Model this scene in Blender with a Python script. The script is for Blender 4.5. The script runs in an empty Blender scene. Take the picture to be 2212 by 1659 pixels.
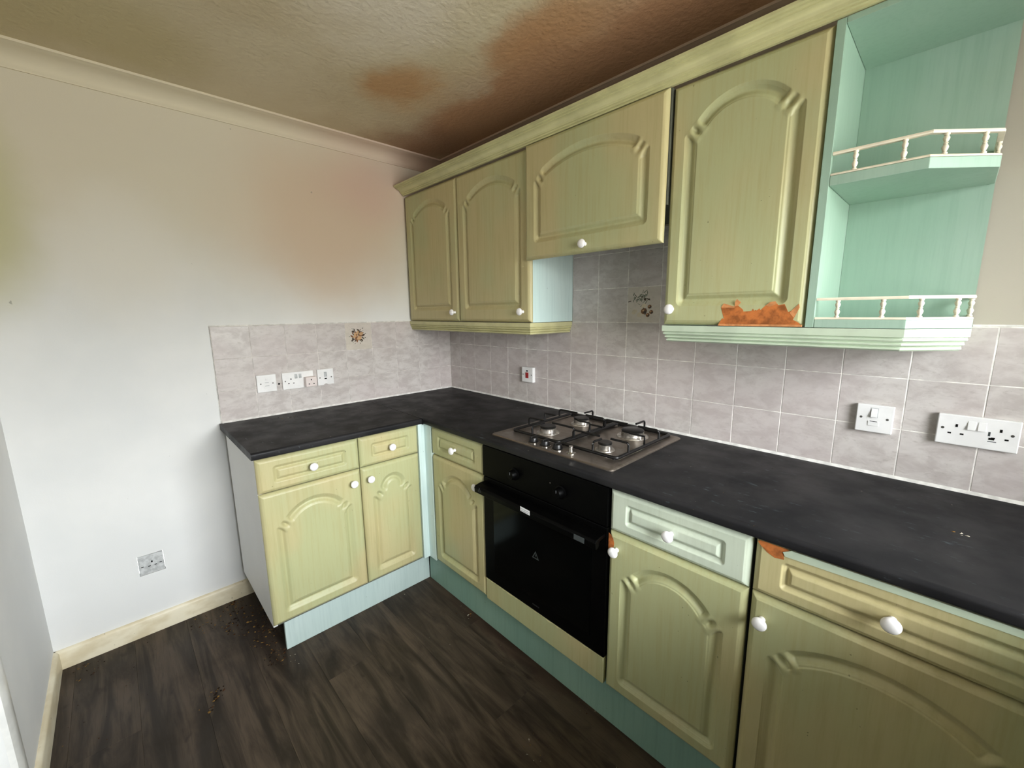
import bpy, bmesh, math, random
import numpy as np
from mathutils import Vector, Matrix

random.seed(7)
S = bpy.context.scene
COL = S.collection

def lin(c):
    out = []
    for x in c:
        x = x / 255.0
        out.append(x / 12.92 if x <= 0.04045 else ((x + 0.055) / 1.055) ** 2.4)
    return (out[0], out[1], out[2], 1.0)

# ------------------------------------------------------------------ camera
CAM = Vector((2.2984, -1.6181, 1.3864))
yaw, pitch, roll = 0.8121, -0.1717, -0.0114
f0 = Vector((-math.sin(yaw), math.cos(yaw), 0)); r0 = Vector((math.cos(yaw), math.sin(yaw), 0))
fw = f0 * math.cos(pitch) + Vector((0, 0, 1)) * math.sin(pitch)
up0 = r0.cross(fw)
rr = r0 * math.cos(roll) + up0 * math.sin(roll)
uu = -r0 * math.sin(roll) + up0 * math.cos(roll)
cd = bpy.data.cameras.new('camera'); cam = bpy.data.objects.new('camera', cd); COL.objects.link(cam)
cam.matrix_world = Matrix(((rr.x, uu.x, -fw.x, CAM.x), (rr.y, uu.y, -fw.y, CAM.y), (rr.z, uu.z, -fw.z, CAM.z), (0, 0, 0, 1)))
cd.sensor_width = 36.0; cd.lens = 902.35 / 2212 * 36.0; cd.clip_start = 0.02
S.camera = cam

# ------------------------------------------------------------------ light
W = bpy.data.worlds.new('overcast_sky'); S.world = W; W.use_nodes = True
_nt = W.node_tree; bg = _nt.nodes['Background']
_tc = _nt.nodes.new('ShaderNodeTexCoord'); _sx = _nt.nodes.new('ShaderNodeSeparateXYZ'); _nt.links.new(_tc.outputs['Generated'], _sx.inputs[0])
_rp = _nt.nodes.new('ShaderNodeValToRGB'); _mr = _nt.nodes.new('ShaderNodeMapRange')
_mr.inputs[1].default_value = -1; _mr.inputs[2].default_value = 1; _nt.links.new(_sx.outputs[2], _mr.inputs[0]); _nt.links.new(_mr.outputs[0], _rp.inputs[0])
_e = _rp.color_ramp.elements                       # ground, hazy horizon, overcast sky three times brighter overhead
_e[0].position = 0.0; _e[0].color = (.24, .24, .22, 1)
_e[1].position = 1.0; _e[1].color = (.93, .97, 1.0, 1)
for _p, _c in ((.485, (.25, .25, .235, 1)), (.53, (.30, .305, .30, 1)), (.585, (.58, .60, .61, 1))):
    _n = _e.new(_p); _n.color = _c
_nt.links.new(_rp.outputs[0], bg.inputs[0]); bg.inputs[1].default_value = 60.0

def portal(name, loc, rot, sx, sy):
    l = bpy.data.lights.new(name, 'AREA'); l.shape = 'RECTANGLE'; l.size = sx; l.size_y = sy; l.cycles.is_portal = True
    o = bpy.data.objects.new(name, l); COL.objects.link(o); o.location = loc; o.rotation_euler = rot
# sky portals: the window in the end wall and the door glazing added for fill light (both out of frame)
portal('window_portal', (3.31, -0.95, 1.465), (0, math.radians(90), 0), .97, 1.4)
portal('door_fill_portal', (1.155, -2.06, 1.14), (math.radians(90), 0, 0), .62, 1.7)
S.cycles.diffuse_bounces = 8; S.cycles.max_bounces = 14; S.cycles.transparent_max_bounces = 12

S.view_settings.view_transform = 'Standard'
S.view_settings.look = 'None'
S.view_settings.exposure = 0.05
S.view_settings.gamma = 1.0
S.view_settings.use_curve_mapping = False

# ------------------------------------------------------------------ constants (metres)
WT = 0.889; FD = 0.585; DT = 0.8562; DD = 0.7183; DB = 0.1637
UD = 0.293; UB = 1.3365; UT = 2.0517
CEIL = 2.2763; WB = 0.008; WA = -0.008; WC = -1.945; XE = 3.19
TW = 0.1513; TH = 0.1483; TO = 0.4096

# ------------------------------------------------------------------ materials
def nt_new(name):
    m = bpy.data.materials.new(name); m.use_nodes = True
    nt = m.node_tree; b = nt.nodes['Principled BSDF']
    return m, nt, b
def mth(nt, op, a, b=None, c=None, clamp=False):
    n = nt.nodes.new('ShaderNodeMath'); n.operation = op; n.use_clamp = clamp
    for i, v in enumerate((a, b, c)):
        if v is None: continue
        if isinstance(v, (int, float)): n.inputs[i].default_value = v
        else: nt.links.new(v, n.inputs[i])
    return n.outputs[0]
def mix(nt, fac, a, b, mode='MIX'):
    n = nt.nodes.new('ShaderNodeMix'); n.data_type = 'RGBA'; n.blend_type = mode
    for s, v in ((n.inputs['Factor'], fac), (n.inputs[6], a), (n.inputs[7], b)):
        if isinstance(v, (int, float)): s.default_value = v
        elif isinstance(v, tuple): s.default_value = v
        else: nt.links.new(v, s)
    return n.outputs[2]
def pos(nt, scale=(1, 1, 1), rnd=False, off=(0, 0, 0)):
    g = nt.nodes.new('ShaderNodeNewGeometry')
    mp = nt.nodes.new('ShaderNodeMapping'); mp.inputs['Scale'].default_value = scale; mp.inputs['Location'].default_value = off
    src = g.outputs['Position']
    if rnd:
        oi = nt.nodes.new('ShaderNodeObjectInfo')
        ml = nt.nodes.new('ShaderNodeVectorMath'); ml.operation = 'MULTIPLY_ADD'
        cb = nt.nodes.new('ShaderNodeCombineXYZ')
        for i in range(3): nt.links.new(mth(nt, 'MULTIPLY', oi.outputs['Random'], 7.3 + 5.1 * i), cb.inputs[i])
        ad = nt.nodes.new('ShaderNodeVectorMath'); ad.operation = 'ADD'
        nt.links.new(src, ad.inputs[0]); nt.links.new(cb.outputs[0], ad.inputs[1]); src = ad.outputs[0]
    nt.links.new(src, mp.inputs['Vector'])
    return mp.outputs[0]
def noise(nt, vec, scale, detail=4, rough=0.55, dist=0.0):
    n = nt.nodes.new('ShaderNodeTexNoise'); n.inputs['Scale'].default_value = scale
    n.inputs['Detail'].default_value = detail; n.inputs['Roughness'].default_value = rough; n.inputs['Distortion'].default_value = dist
    nt.links.new(vec, n.inputs['Vector'])
    return n
def rng(nt, v, a, b, c=0.0, d=1.0, smooth=True):
    n = nt.nodes.new('ShaderNodeMapRange'); n.interpolation_type = 'SMOOTHSTEP' if smooth else 'LINEAR'
    for i, x in zip((1, 2, 3, 4), (a, b, c, d)): n.inputs[i].default_value = x
    nt.links.new(v, n.inputs[0])
    return n.outputs[0]
def bump(nt, b, h, strength, dist):
    n = nt.nodes.new('ShaderNodeBump'); n.inputs['Strength'].default_value = strength; n.inputs['Distance'].default_value = dist
    nt.links.new(h, n.inputs['Height']); nt.links.new(n.outputs[0], b.inputs['Normal'])
def plain(name, c, rough=0.5, spec=0.5, metal=0.0, var=0.06, sc=14):
    m, nt, b = nt_new(name)
    n = noise(nt, pos(nt), sc, 4)
    c2 = tuple(int(x * (1 - var)) for x in c); c1 = tuple(min(255, x * (1 + var * 0.6)) for x in c)
    nt.links.new(mix(nt, rng(nt, n.outputs[0], .35, .65), lin(c1), lin(c2)), b.inputs['Base Color'])
    b.inputs['Roughness'].default_value = rough; b.inputs['Metallic'].default_value = metal
    b.inputs['Specular IOR Level'].default_value = spec
    return m
def ellipse(nt, vec, centre, rad, soft=0.0):
    """soft mask of an ellipsoidal patch: 1 inside, 0 outside"""
    s = nt.nodes.new('ShaderNodeVectorMath'); s.operation = 'SUBTRACT'; s.inputs[1].default_value = centre; nt.links.new(vec, s.inputs[0])
    m = nt.nodes.new('ShaderNodeVectorMath'); m.operation = 'MULTIPLY'; m.inputs[1].default_value = tuple(1 / r if r else 0 for r in rad); nt.links.new(s.outputs[0], m.inputs[0])
    l = nt.nodes.new('ShaderNodeVectorMath'); l.operation = 'LENGTH'; nt.links.new(m.outputs[0], l.inputs[0])
    return rng(nt, l.outputs['Value'], soft, 1.0, 1.0, 0.0)
def warped(nt, amp, sc):
    p = pos(nt); n = noise(nt, p, sc, 4)
    s = nt.nodes.new('ShaderNodeVectorMath'); s.operation = 'SUBTRACT'; s.inputs[1].default_value = (.5, .5, .5); nt.links.new(n.outputs['Color'], s.inputs[0])
    m = nt.nodes.new('ShaderNodeVectorMath'); m.operation = 'SCALE'; m.inputs['Scale'].default_value = amp; nt.links.new(s.outputs[0], m.inputs[0])
    a = nt.nodes.new('ShaderNodeVectorMath'); a.operation = 'ADD'; nt.links.new(p, a.inputs[0]); nt.links.new(m.outputs[0], a.inputs[1])
    return a.outputs[0]

def wood_paint(name, c, c_alt, c_dark, rough=0.42, spec=0.45, dots=.6):
    """washed vinyl with a faint vertical grain"""
    m, nt, b = nt_new(name)
    g = noise(nt, pos(nt, (26, 26, 1.3), True), 3.2, 5, .6)
    big = noise(nt, pos(nt, (1, 1, .6), True), 3.0, 2)
    fine = noise(nt, pos(nt, (160, 160, 9), True), 2.0, 3)
    col = mix(nt, rng(nt, big.outputs[0], .38, .62), lin(c), lin(c_alt))
    col = mix(nt, mth(nt, 'MULTIPLY', rng(nt, g.outputs[0], .42, .75), .42), col, lin(c_dark))
    col = mix(nt, mth(nt, 'MULTIPLY', rng(nt, fine.outputs[0], .5, .8), .16), col, lin(c_dark))
    sp = noise(nt, pos(nt, (1, 1, 1), True), 95, 1)
    col = mix(nt, mth(nt, 'MULTIPLY', rng(nt, sp.outputs[0], .79, .82), dots), col, lin((70, 66, 40)))
    nt.links.new(col, b.inputs['Base Color'])
    b.inputs['Roughness'].default_value = rough; b.inputs['Specular IOR Level'].default_value = spec
    bump(nt, b, fine.outputs[0], .12, .0006)
    return m

M = {}
M['door'] = wood_paint('sage_vinyl', (185, 174, 130), (174, 176, 133), (164, 153, 107))
M['door_pale'] = wood_paint('pale_grey_green_vinyl', (200, 208, 190), (192, 202, 184), (178, 186, 166))
M['trim_green'] = plain('green_trim_vinyl', (196, 192, 146), .45, .45, var=.05, sc=9)
M['pelmet'] = plain('pale_green_pelmet_vinyl', (188, 202, 180), .45, .45, var=.04, sc=9)
M['mint'] = wood_paint('mint_board', (160, 184, 168), (150, 178, 160), (136, 164, 146), dots=0)
M['ice'] = wood_paint('pale_blue_board', (212, 230, 226), (202, 224, 220), (184, 206, 204))
M['ice_plinth'] = wood_paint('pale_blue_plinth_board', (194, 210, 206), (184, 202, 198), (164, 184, 182))
M['plinth_green'] = wood_paint('dark_green_board', (136, 166, 150), (126, 158, 144), (112, 140, 126))
M['white_board'] = plain('white_melamine', (222, 222, 220), .5, .4, var=.012, sc=3)
M['ceramic'] = plain('white_ceramic', (238, 236, 236), .16, .5, var=.02)
M['plastic'] = plain('white_plastic', (236, 235, 234), .35, .5, var=.02)
M['plastic_pink'] = plain('off_white_plastic', (226, 214, 210), .4, .5, var=.02)
M['old_plastic'] = plain('dirty_white_plastic', (188, 190, 190), .6, .3, var=.10, sc=60)
M['cream'] = plain('cream_painted_wood', (236, 226, 205), .45, .4, var=.06)
M['dark'] = plain('dark_hole', (12, 12, 12), .8, .1)
M['grey'] = plain('grey_mark', (120, 122, 124), .6, .3)
M['faint'] = plain('faint_grey_print', (62, 66, 66), .6, .2)
M['screw'] = plain('screw_metal', (110, 108, 104), .4, .5, .8)
M['red'] = plain('red_rocker', (150, 18, 22), .35, .5)
M['void'] = plain('carcass_shadow_board', (96, 98, 88), .7, .2)
M['black_metal'] = plain('black_enamel', (14, 13, 13), .38, .4)
M['oven_black'] = plain('black_oven_enamel', (3, 3, 3), .45, .07)
M['oven_glass'] = plain('black_oven_glass', (3, 4, 4), .12, .14)
M['chrome'] = plain('chrome', (200, 196, 190), .18, .5, 1.0)
M['alu'] = plain('burner_aluminium', (190, 184, 176), .38, .5, .9, var=.2, sc=60)
M['mdf'] = plain('bare_orange_fibreboard', (170, 100, 52), .75, .2, var=.22, sc=40)
M['mdf_edge'] = plain('peeled_back_vinyl', (196, 134, 86), .7, .2, var=.1, sc=60)
M['white_paint'] = plain('white_gloss_paint', (226, 226, 222), .35, .4, var=.04)
M['sticker'] = plain('white_sticker', (232, 232, 234), .5, .3, var=.02)

# painted wall; back one blends to tan towards the top, with soft tinted patches
def wall_mat(name, which):
    m, nt, b = nt_new(name)
    w = warped(nt, .30, 1.7)
    col = lin((214, 215, 213))
    n0 = noise(nt, pos(nt), 2.0, 4)
    col = mix(nt, rng(nt, n0.outputs[0], .35, .65), lin((228, 228, 226)), lin((220, 221, 220)))
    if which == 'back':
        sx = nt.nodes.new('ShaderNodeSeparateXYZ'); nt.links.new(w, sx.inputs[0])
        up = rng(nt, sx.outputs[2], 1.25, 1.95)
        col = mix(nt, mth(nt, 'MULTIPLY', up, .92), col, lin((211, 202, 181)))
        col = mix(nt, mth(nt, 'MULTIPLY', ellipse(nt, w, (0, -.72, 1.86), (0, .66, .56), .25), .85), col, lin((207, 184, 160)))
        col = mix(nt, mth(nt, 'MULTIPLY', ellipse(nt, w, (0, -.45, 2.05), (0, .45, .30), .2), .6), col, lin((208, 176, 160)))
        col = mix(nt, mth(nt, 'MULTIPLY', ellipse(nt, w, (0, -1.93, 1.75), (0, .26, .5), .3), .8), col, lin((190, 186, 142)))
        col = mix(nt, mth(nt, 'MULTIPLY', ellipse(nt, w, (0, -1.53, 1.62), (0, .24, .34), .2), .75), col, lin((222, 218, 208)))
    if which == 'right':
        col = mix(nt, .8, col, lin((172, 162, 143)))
    # scuffs and small chips
    sc = noise(nt, pos(nt, (1, 1, 1)), 34, 2)
    col = mix(nt, mth(nt, 'MULTIPLY', rng(nt, sc.outputs[0], .775, .80), .55), col, lin((120, 118, 108)))
    nt.links.new(col, b.inputs['Base Color'])
    b.inputs['Roughness'].default_value = .75; b.inputs['Specular IOR Level'].default_value = .2
    fn = noise(nt, pos(nt), 220, 3); bump(nt, b, fn.outputs[0], .15, .001)
    return m
M['wall_back'] = wall_mat('blotched_wall_paint', 'back')
M['wall_right'] = wall_mat('cream_wall_paint', 'right')
M['wall_left'] = wall_mat('pale_grey_wall_paint', 'left')

def ceiling_mat():
    m, nt, b = nt_new('stained_ceiling_paint')
    w = warped(nt, .42, 3.0)
    n0 = noise(nt, pos(nt), 2.2, 4)
    col = mix(nt, rng(nt, n0.outputs[0], .35, .65), lin((210, 197, 168)), lin((200, 185, 154)))
    for c, r, soft, k, rgb in (
        ((.35, -1.6, 2.28), (.45, .55, 0), .2, .7, (190, 176, 134)),
        ((1.02, -.92, 2.28), (.35, .30, 0), .1, .9, (222, 212, 194)),
        ((1.3, -1.25, 2.28), (.5, .4, 0), .2, .6, (214, 204, 180)),
        ((1.0, -.20, 2.28), (1.5, .36, 0), .45, .88, (168, 122, 84)),
        ((.66, -.62, 2.28), (.30, .20, 0), .25, .75, (184, 136, 86)),
        ((1.20, -.50, 2.28), (.42, .17, 0), .25, .8, (178, 130, 88)),
        ((.22, -.34, 2.28), (.38, .34, 0), .3, .7, (152, 116, 90)),
        ((.86, -.47, 2.28), (.16, .09, 0), .1, .75, (196, 176, 148)),
        ((1.7, -.3, 2.28), (.5, .3, 0), .3, .6, (172, 130, 98))):
        col = mix(nt, mth(nt, 'MULTIPLY', ellipse(nt, w, c, r, soft), k), col, lin(rgb))
    nt.links.new(col, b.inputs['Base Color'])
    b.inputs['Roughness'].default_value = .7; b.inputs['Specular IOR Level'].default_value = .25
    fn = noise(nt, pos(nt), 55, 4); bump(nt, b, fn.outputs[0], .75, .005)
    return m
M['ceiling'] = ceiling_mat()
def coving_mat():
    m, nt, b = nt_new('stained_coving_paint')
    w = warped(nt, .3, 3.0)
    col = mix(nt, ellipse(nt, w, (.2, -.1, 2.25), (.5, 1.2, 0), .3), lin((220, 210, 186)), lin((216, 194, 176)))
    sx = nt.nodes.new('ShaderNodeSeparateXYZ'); nt.links.new(w, sx.inputs[0])
    col = mix(nt, mth(nt, 'MULTIPLY', rng(nt, sx.outputs[1], -.45, -.02), .8), col, lin((160, 128, 104)))
    nt.links.new(col, b.inputs['Base Color']); b.inputs['Roughness'].default_value = .7; b.inputs['Specular IOR Level'].default_value = .2
    return m
M['coving'] = coving_mat()

def tile_mat(name, c1, c2, c3):
    m, nt, b = nt_new(name)
    a = noise(nt, pos(nt, (1, 1, 1.8), True), 15, 6, .62, .4)
    f = noise(nt, pos(nt, (1, 1, 2.2), True), 60, 4, .6)
    big = noise(nt, pos(nt, (1, 1, 1), False), 2.4, 2)
    col = mix(nt, rng(nt, a.outputs[0], .36, .66), lin(c1), lin(c2))
    col = mix(nt, mth(nt, 'MULTIPLY', rng(nt, f.outputs[0], .55, .72), .5), col, lin(c3))
    col = mix(nt, mth(nt, 'MULTIPLY', rng(nt, big.outputs[0], .42, .6), .35), col, lin((196, 182, 182)))
    nt.links.new(col, b.inputs['Base Color'])
    b.inputs['Roughness'].default_value = .34; b.inputs['Specular IOR Level'].default_value = .35
    return m
M['tile'] = tile_mat('marbled_tile', (205, 199, 195), (184, 176, 172), (168, 160, 154))
M['tile_cream'] = tile_mat('cream_tile', (208, 200, 188), (198, 190, 178), (182, 174, 162))
M['grout'] = plain('grout', (238, 234, 228), .8, .2, var=.12, sc=30)
M['grout_grey'] = plain('greyer_grout', (212, 206, 201), .8, .2, var=.12, sc=30)
M['sealant'] = plain('white_sealant', (224, 222, 218), .4, .4, var=.08, sc=40)

def worktop_mat():
    m, nt, b = nt_new('black_slate_laminate')
    a = noise(nt, pos(nt, (14, 52, 40)), 1.9, 4, .6)
    big = noise(nt, pos(nt), 4, 3)
    col = mix(nt, rng(nt, big.outputs[0], .35, .65), lin((24, 24, 26)), lin((38, 37, 38)))
    col = mix(nt, mth(nt, 'MULTIPLY', rng(nt, a.outputs[0], .63, .74), .5), col, lin((84, 94, 98)))
    sp = noise(nt, pos(nt), 60, 1)
    col = mix(nt, mth(nt, 'MULTIPLY', rng(nt, sp.outputs[0], .80, .82), .7), col, lin((150, 142, 128)))
    nt.links.new(col, b.inputs['Base Color'])
    r = noise(nt, pos(nt), 9, 4)
    nt.links.new(rng(nt, r.outputs[0], .3, .7, .42, .6), b.inputs['Roughness'])
    b.inputs['Specular IOR Level'].default_value = .17
    return m
M['worktop'] = worktop_mat()
def steel_mat():
    m, nt, b = nt_new('brushed_stainless_steel')
    a = noise(nt, pos(nt, (4, 240, 1)), 2, 4)
    st = noise(nt, pos(nt), 14, 4)
    col = mix(nt, rng(nt, a.outputs[0], .3, .7), lin((150, 140, 130)), lin((128, 118, 108)))
    col = mix(nt, mth(nt, 'MULTIPLY', rng(nt, st.outputs[0], .55, .7), .5), col, lin((92, 78, 66)))
    nt.links.new(col, b.inputs['Base Color'])
    b.inputs['Metallic'].default_value = .9
    nt.links.new(rng(nt, st.outputs[0], .3, .7, .28, .5), b.inputs['Roughness'])
    return m
M['steel'] = steel_mat()
def floor_mat():
    m, nt, b = nt_new('dark_oak_laminate')
    oi = nt.nodes.new('ShaderNodeObjectInfo')
    g = noise(nt, pos(nt, (.9, 6.5, 1), True), 2.6, 7, .6, .9)
    f = noise(nt, pos(nt, (5, 120, 1), True), 2.0, 4, .6)
    k = noise(nt, pos(nt, (2.2, 6, 1), True), 2.6, 3, .5, .5)
    col = mix(nt, rng(nt, g.outputs[0], .34, .68), lin((41, 34, 27)), lin((84, 72, 60)))
    col = mix(nt, mth(nt, 'MULTIPLY', rng(nt, f.outputs[0], .5, .75), .45), col, lin((36, 30, 24)))
    col = mix(nt, mth(nt, 'MULTIPLY', rng(nt, k.outputs[0], .64, .74), .75), col, lin((28, 21, 16)))
    col = mix(nt, mth(nt, 'MULTIPLY', oi.outputs['Random'], .30), col, lin((46, 40, 34)))
    # ground-in dirt, worst by the open end of the cupboards and along the plinth
    w = warped(nt, .10, 9)
    col = mix(nt, mth(nt, 'MULTIPLY', ellipse(nt, w, (.26, -1.32, 0), (.36, .10, 0), .3), .75), col, lin((30, 22, 17)))
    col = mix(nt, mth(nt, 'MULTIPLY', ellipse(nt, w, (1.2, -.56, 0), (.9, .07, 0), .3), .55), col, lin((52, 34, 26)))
    d = noise(nt, pos(nt), 3.4, 5)
    col = mix(nt, mth(nt, 'MULTIPLY', rng(nt, d.outputs[0], .52, .72), .5), col, lin((34, 29, 24)))
    nt.links.new(col, b.inputs['Base Color'])
    nt.links.new(rng(nt, d.outputs[0], .3, .7, .38, .6), b.inputs['Roughness'])
    b.inputs['Specular IOR Level'].default_value = .2
    bump(nt, b, f.outputs[0], .12, .0008)
    return m
M['floor'] = floor_mat()
M['floor_gap'] = plain('floor_gap', (30, 26, 22), .9, .1)
def skirting_mat():
    m, nt, b = nt_new('grubby_cream_gloss')
    a = noise(nt, pos(nt, (2, 2, 4)), 4, 5)
    col = mix(nt, rng(nt, a.outputs[0], .38, .66), lin((224, 216, 192)), lin((206, 194, 164)))
    s = noise(nt, pos(nt), 46, 2)
    col = mix(nt, mth(nt, 'MULTIPLY', rng(nt, s.outputs[0], .68, .74), .6), col, lin((96, 84, 64)))
    nt.links.new(col, b.inputs['Base Color']); b.inputs['Roughness'].default_value = .4
    return m
M['skirting'] = skirting_mat()
def glass_mat(name='window_glass', tint=1.0):
    m, nt, b = nt_new(name)
    out = nt.nodes['Material Output']; t = nt.nodes.new('ShaderNodeBsdfTransparent'); t.inputs[0].default_value = (tint, tint, tint, 1); gl = nt.nodes.new('ShaderNodeBsdfGlossy'); gl.inputs['Roughness'].default_value = .02
    fr = nt.nodes.new('ShaderNodeFresnel'); mx = nt.nodes.new('ShaderNodeMixShader')
    nt.links.new(fr.outputs[0], mx.inputs[0]); nt.links.new(t.outputs[0], mx.inputs[1]); nt.links.new(gl.outputs[0], mx.inputs[2]); nt.links.new(mx.outputs[0], out.inputs[0])
    return m
M['glass'] = glass_mat()
M['fill_glass'] = glass_mat('fill_glass', .19)  # dimmed pane for the door glazing added as fill

# ------------------------------------------------------------------ geometry helpers
class MB:
    def __init__(s): s.v = []; s.f = []; s.mi = []
    def add(s, vs, fs, mi=0):
        o = len(s.v); s.v += [tuple(p) for p in vs]
        s.f += [tuple(i + o for i in f) for f in fs]; s.mi += [mi] * len(fs)
    def box(s, x0, x1, y0, y1, z0, z1, mi=0):
        s.add([(x0, y0, z0), (x1, y0, z0), (x1, y1, z0), (x0, y1, z0), (x0, y0, z1), (x1, y0, z1), (x1, y1, z1), (x0, y1, z1)],
              [(0, 3, 2, 1), (4, 5, 6, 7), (0, 1, 5, 4), (1, 2, 6, 5), (2, 3, 7, 6), (3, 0, 4, 7)], mi)
    def quad(s, a, b, c, d, mi=0): s.add([a, b, c, d], [(0, 1, 2, 3)], mi)
    def prism(s, poly, axis, a, b, mi=0):
        """poly: ccw 2D outline in the other two axes (in x,y,z order), extruded along axis from a to b"""
        def P(p, t):
            if axis == 0: return (t, p[0], p[1])
            if axis == 1: return (p[0], t, p[1])
            return (p[0], p[1], t)
        n = len(poly); vs = [P(p, a) for p in poly] + [P(p, b) for p in poly]
        fs = [tuple(range(n)), tuple(range(2 * n - 1, n - 1, -1))] + [(i, i + n, (i + 1) % n + n, (i + 1) % n) for i in range(n)]
        s.add(vs, fs, mi)
    def lathe(s, prof, c, axis, n=20, mi=0):
        """prof: list of (radius, distance along axis)"""
        ax = Vector(axis).normalized(); t = Vector((0, 0, 1)) if abs(ax.z) < .9 else Vector((1, 0, 0))
        e1 = ax.cross(t).normalized(); e2 = ax.cross(e1); c = Vector(c)
        vs = []
        for r, h in prof:
            for k in range(n):
                a = 2 * math.pi * k / n; vs.append(c + ax * h + (e1 * math.cos(a) + e2 * math.sin(a)) * r)
        fs = []
        for j in range(len(prof) - 1):
            for k in range(n):
                fs.append((j * n + k, (j + 1) * n + k, (j + 1) * n + (k + 1) % n, j * n + (k + 1) % n))
        fs.append(tuple(range(n))); fs.append(tuple(range(len(prof) * n - 1, (len(prof) - 1) * n - 1, -1)))
        s.add(vs, fs, mi)
    def tube(s, pts, r, n=8, closed=False, mi=0):
        pts = [Vector(p) for p in pts]; N = len(pts); rings = []
        for i, p in enumerate(pts):
            if closed: d = (pts[(i + 1) % N] - pts[i - 1])
            else: d = (pts[min(i + 1, N - 1)] - pts[max(i - 1, 0)])
            d.normalize()
            t = Vector((0, 0, 1)) if abs(d.z) < .95 else Vector((0, 1, 0))
            e1 = d.cross(t).normalized(); e2 = d.cross(e1)
            rings.append([p + (e1 * math.cos(2 * math.pi * k / n) + e2 * math.sin(2 * math.pi * k / n)) * r for k in range(n)])
        vs = [v for R in rings for v in R]; fs = []
        for j in range(N if closed else N - 1):
            for k in range(n):
                a = j * n; b2 = ((j + 1) % N) * n
                fs.append((a + k, b2 + k, b2 + (k + 1) % n, a + (k + 1) % n))
        if not closed: fs += [tuple(range(n)), tuple(range(N * n - 1, (N - 1) * n - 1, -1))]
        s.add(vs, fs, mi)
    def sweep(s, path, prof, mi=0):
        """sweep a closed profile [(outward, z)] along a horizontal polyline; outward is to the right of travel"""
        path = [Vector(p) for p in path]; N = len(path); n = len(prof); vs = []
        nor = []
        for i in range(N - 1):
            d = (path[i + 1] - path[i]).normalized(); nor.append(Vector((d.y, -d.x)))
        for i in range(N):
            if i == 0: m = nor[0]
            elif i == N - 1: m = nor[-1]
            else:
                m = (nor[i - 1] + nor[i]); m = m / (m.dot(nor[i]))
            for o, z in prof: vs.append((path[i].x + m.x * o, path[i].y + m.y * o, z))
        fs = []
        for i in range(N - 1):
            for k in range(n):
                fs.append((i * n + k, (i + 1) * n + k, (i + 1) * n + (k + 1) % n, i * n + (k + 1) % n))
        fs += [tuple(range(n)), tuple(range(N * n - 1, (N - 1) * n - 1, -1))]
        s.add(vs, fs, mi)
    def mesh(s, name, mats, smooth=None, recalc=True):
        me = bpy.data.meshes.new(name); me.from_pydata(s.v, [], s.f)
        if not isinstance(mats, (list, tuple)): mats = [mats]
        for m in mats: me.materials.append(m)
        me.polygons.foreach_set('material_index', s.mi)
        if recalc:
            b = bmesh.new(); b.from_mesh(me); bmesh.ops.recalc_face_normals(b, faces=b.faces); b.to_mesh(me); b.free()
        if smooth is not None:
            me.polygons.foreach_set('use_smooth', [True] * len(me.polygons)); me.set_sharp_from_angle(angle=math.radians(smooth))
        me.update()
        return me

def link(name, me, parent=None, bevel=0, seg=2):
    o = bpy.data.objects.new(name, me); COL.objects.link(o)
    if parent is not None:
        o.parent = parent
        r = parent; t = Vector((0, 0, 0))
        while r is not None: t += r.location; r = r.parent
        if parent.type == 'EMPTY': o.matrix_parent_inverse = Matrix.Translation(-t)
    if bevel:
        md = o.modifiers.new('bevel', 'BEVEL'); md.width = bevel; md.segments = seg; md.limit_method = 'ANGLE'; md.angle_limit = math.radians(40)
    return o
def part(name, mb, mats, parent=None, bevel=0, smooth=None, label=None, seg=2):
    o = link(name, mb.mesh(name, mats, smooth), parent, bevel, seg)
    if label: o['label'] = label
    return o
def bxp(name, mats, parent, x0, x1, y0, y1, z0, z1, bevel=0.0, label=None):
    m = MB(); m.box(x0, x1, y0, y1, z0, z1)
    return part(name, m, mats, parent, bevel, None, label)
def thing(name, label, cat, loc, group=None):
    o = bpy.data.objects.new(name, None); COL.objects.link(o); o.location = loc; o.empty_display_size = .05
    o['label'] = label; o['category'] = cat
    if group: o['group'] = group
    return o
def tag(o, label, cat, group=None):
    o['label'] = label; o['category'] = cat
    if group: o['group'] = group
    return o
def struct(o, label=None):
    o['kind'] = 'structure'
    if label: o['label'] = label
    return o

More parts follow.
